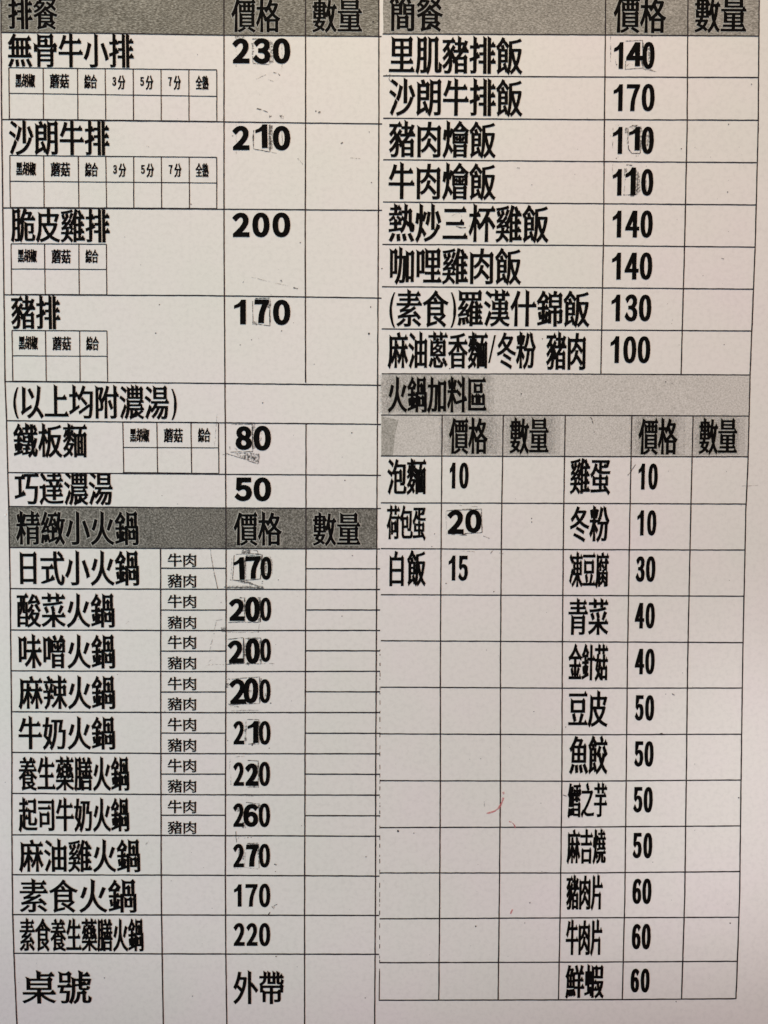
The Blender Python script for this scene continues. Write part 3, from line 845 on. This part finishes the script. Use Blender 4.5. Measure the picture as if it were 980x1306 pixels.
patch(rice, [([(801.3, 163), (800.7, 178), (801.6, 190), (806, 195.8), (816.4, 196), (817.6, 186)], 1.1), ([(803, 162.5), (807, 160.4), (813, 160.2)], 1.5)],
      [[(804, 161), (818, 161), (819, 166), (805, 165)], [(815, 166), (820, 166), (820, 190), (815, 190)], rect(797, 163, 801, 170), [(824, 172), (829, 168), (829, 184), (825, 188)]],
      [([(782, 163), (781.4, 190)], .9), ([(784, 160), (792, 159.6)], .9), ([(799, 176), (800, 184)], 1)], [(811.5, 199.2, .8), (814, 199, .7), (786, 202, .7), (817.4, 184, 1)])
patch(rice, [([(795, 249), (813, 248.2), (813.8, 219)], .9), ([(799, 210.4), (806, 211), (810, 218)], 1.1), ([(804, 250), (809, 249.6)], 1.8)],
      [[(806, 213), (811, 215), (814, 221), (806, 222)], [(808, 222), (816, 220), (817, 246), (808, 248)], [(804, 238), (813, 238), (812, 248), (804, 248)], [(796, 215), (800, 213), (800, 225), (796, 225)]],
      [([(781.6, 209), (781, 226)], .9), ([(797.6, 228), (796, 248)], .9), ([(824, 228), (824.6, 243)], 1.4)], [(824.5, 212, .6)])
patch(extra, [([(569.6, 651.6), (580, 650.2), (593, 650.4), (614, 649.2), (615, 679), (594, 680.4)], .9), ([(614, 650), (615, 679)], 1), ([(576, 681.4), (580, 681.2)], 1.6), ([(588, 680), (592, 681.6), (594.5, 680)], 2.0)],
      [rect(590, 648.8, 602, 651), rect(586, 680, 596, 683)], [([(568.8, 652), (569.6, 682)], .8), ([(581, 643.6), (592, 645.2)], .9), ([(600, 645.4), (609, 646.2)], 1), ([(616.4, 683.6), (624.4, 686.6)], .9)], [(590.5, 681.4, 1.4), (580.5, 651, 1.2), (579.5, 681.6, 1.2)])

# stray toner specks and hairlines over the whole sheet
p = Print()
for x, y, r in ((203.6, 388.6, .8), (199, 425, 1), (470.7, 425.7, 1.6), (473, 391.6, .9), (383.2, 309.6, .8), (335.4, 513.8, .9), (449, 551.9, 1), (440.2, 612.6, .9), (449.6, 708.6, .8),
                (436.5, 785.6, .8), (466, 1272.2, .8), (467, 1092.4, .8), (507.7, 1059.6, 1.6), (528, 1062.2, .7), (607, 1181, 1.1), (942, 1017, 1.1), (931.3, 1177, 1), (862.3, 1277, .8),
                (681, 907.2, .7), (613.4, 967.4, .6), (665, 502.4, .9), (691.8, 432.2, .8), (958.6, 107.6, .8), (929.2, 158.7, .8), (928, 245.2, .9), (678.5, 236, .7), (923.5, 439.4, .7), (896.5, 351.6, .6),
                (474, 233, .8), (471.2, 168.6, .7), (678, 661, .8), (678.2, 665.6, .8), (630, 754.4, .9), (554.3, 680.8, .7), (721.6, 927, .7), (401, 464.6, .6), (832.6, 1099.2, .6), (573.7, 470, 1), (551, 697, .7),
                (101, 789.8, .7), (244, 260.6, .8), (569, 744, .9), (476, 28, 1.1), (869, 190, .9), (487.3, 342.6, .9), (588, 475, .6), (758, 551, .7), (849, 487, .8), (857, 489, .7), (768, 522, .7), (877, 870, .7), (669.5, 1176.7, .6),
                (676, 1151, .9), (690, 1024, .6), (870.6, 858, .5), (133.6, 1246.8, .8), (245.8, 1270, .7), (352.4, 1219.4, .9), (207, 632, .5), (180, 338, .5), (430, 1040, .5), (660, 130, .5), (905, 560, .5), (930, 740, .5), (150, 860, .5)):
    p.blot(x, y, r * .85, H_SCUFF)
for k in range(150):
    x, y = random.uniform(6, 955), random.uniform(50, 1290)
    p.blot(x, y, random.uniform(.22, .42), H_SCUFF)
o = p.done('toner_specks', ['line'], sheet); o['kind'] = 'stuff'

for pts, wd in (([(659.5, 214.3), (663, 214.6)], 1.1), ([(434.8, 183.4), (437.6, 181.6)], 1.5), ([(753, 531.6), (755, 535), (756.4, 540.4)], 1), ([(810.6, 592), (805, 601), (800.6, 606)], .9),
                ([(848, 884.9), (849.5, 885.3)], 1), ([(857, 884.6), (860.3, 886.4)], 1), ([(841, 935.6), (845, 935.4)], 1.7), ([(718, 1013.6), (723, 1015.4)], .9), ([(629.6, 700.8), (626, 705.6)], .9),
                ([(342, 1167), (344.6, 1163)], 1.2), ([(347, 1155.4), (349.6, 1159.4), (350, 1154.6), (353.6, 1153)], .9), ([(492.5, 95), (494.6, 97.4), (498, 95), (496, 101), (499.6, 105)], .7),
                ([(582, 288.6), (588, 290.6), (594.4, 290.4)], 1.4), ([(920, 329.6), (923.4, 330.4)], .9)):
    p = Print(); p.ribbon(pts, wd, H_SCUFF, 0, .15, 3); p.done('hairline_mark', ['scuff'], sheet)
for pts, wd in (([(576, 275.4), (581, 273), (585, 271.4), (588, 273.4), (589, 277)], .8), ([(589, 702.4), (607, 703.8)], .9), ([(637, 705), (642, 706)], .9), ([(946, 620), (967, 619)], .9),
                ([(186, 1077.4), (190, 1071.8)], 1.5), ([(161, 795.5), (164.6, 792.4)], .9), ([(187, 186.4), (190.4, 187.8)], 1), ([(447, 201.6), (460, 202.6)], 1), ([(617.5, 1022), (618, 1029)], 1.2), ([(598, 286), (600, 290)], 1.3), ([(886, 188), (888.4, 189.6)], 1.4)):
    p = Print(); p.ribbon(pts, wd, H_SCUFF, 0, .2, 3); p.done('hairline_mark', ['faint'], sheet)

for strokes in (([(620.8, 1037.2), (626, 1036), (631.4, 1033.6), (636, 1030), (638.6, 1026), (640.4, 1022), (642, 1017)],), ([(642, 1009.6), (642.8, 1012.6)],),
                ([(649, 1047.4), (653, 1048.6), (656.6, 1052.4), (657.8, 1055.6)],), ([(654, 1159.6), (651, 1165)],)):
    p = Print()
    for pts in strokes: p.ribbon(pts, 1.4 if len(pts) == 4 else 2.2, H_SCUFF, 0, .3, 2)
    p.done('red_smear', ['red'], sheet)

p = Print(); p.blot(9.0, 649.4, .8, H_SCUFF); p.done('pale_nick', ['fleck'], sheet)
p = Print(); p.blot(7.2, 656.8, 1.2, H_SCUFF); p.done('pale_nick', ['fleck'], sheet)
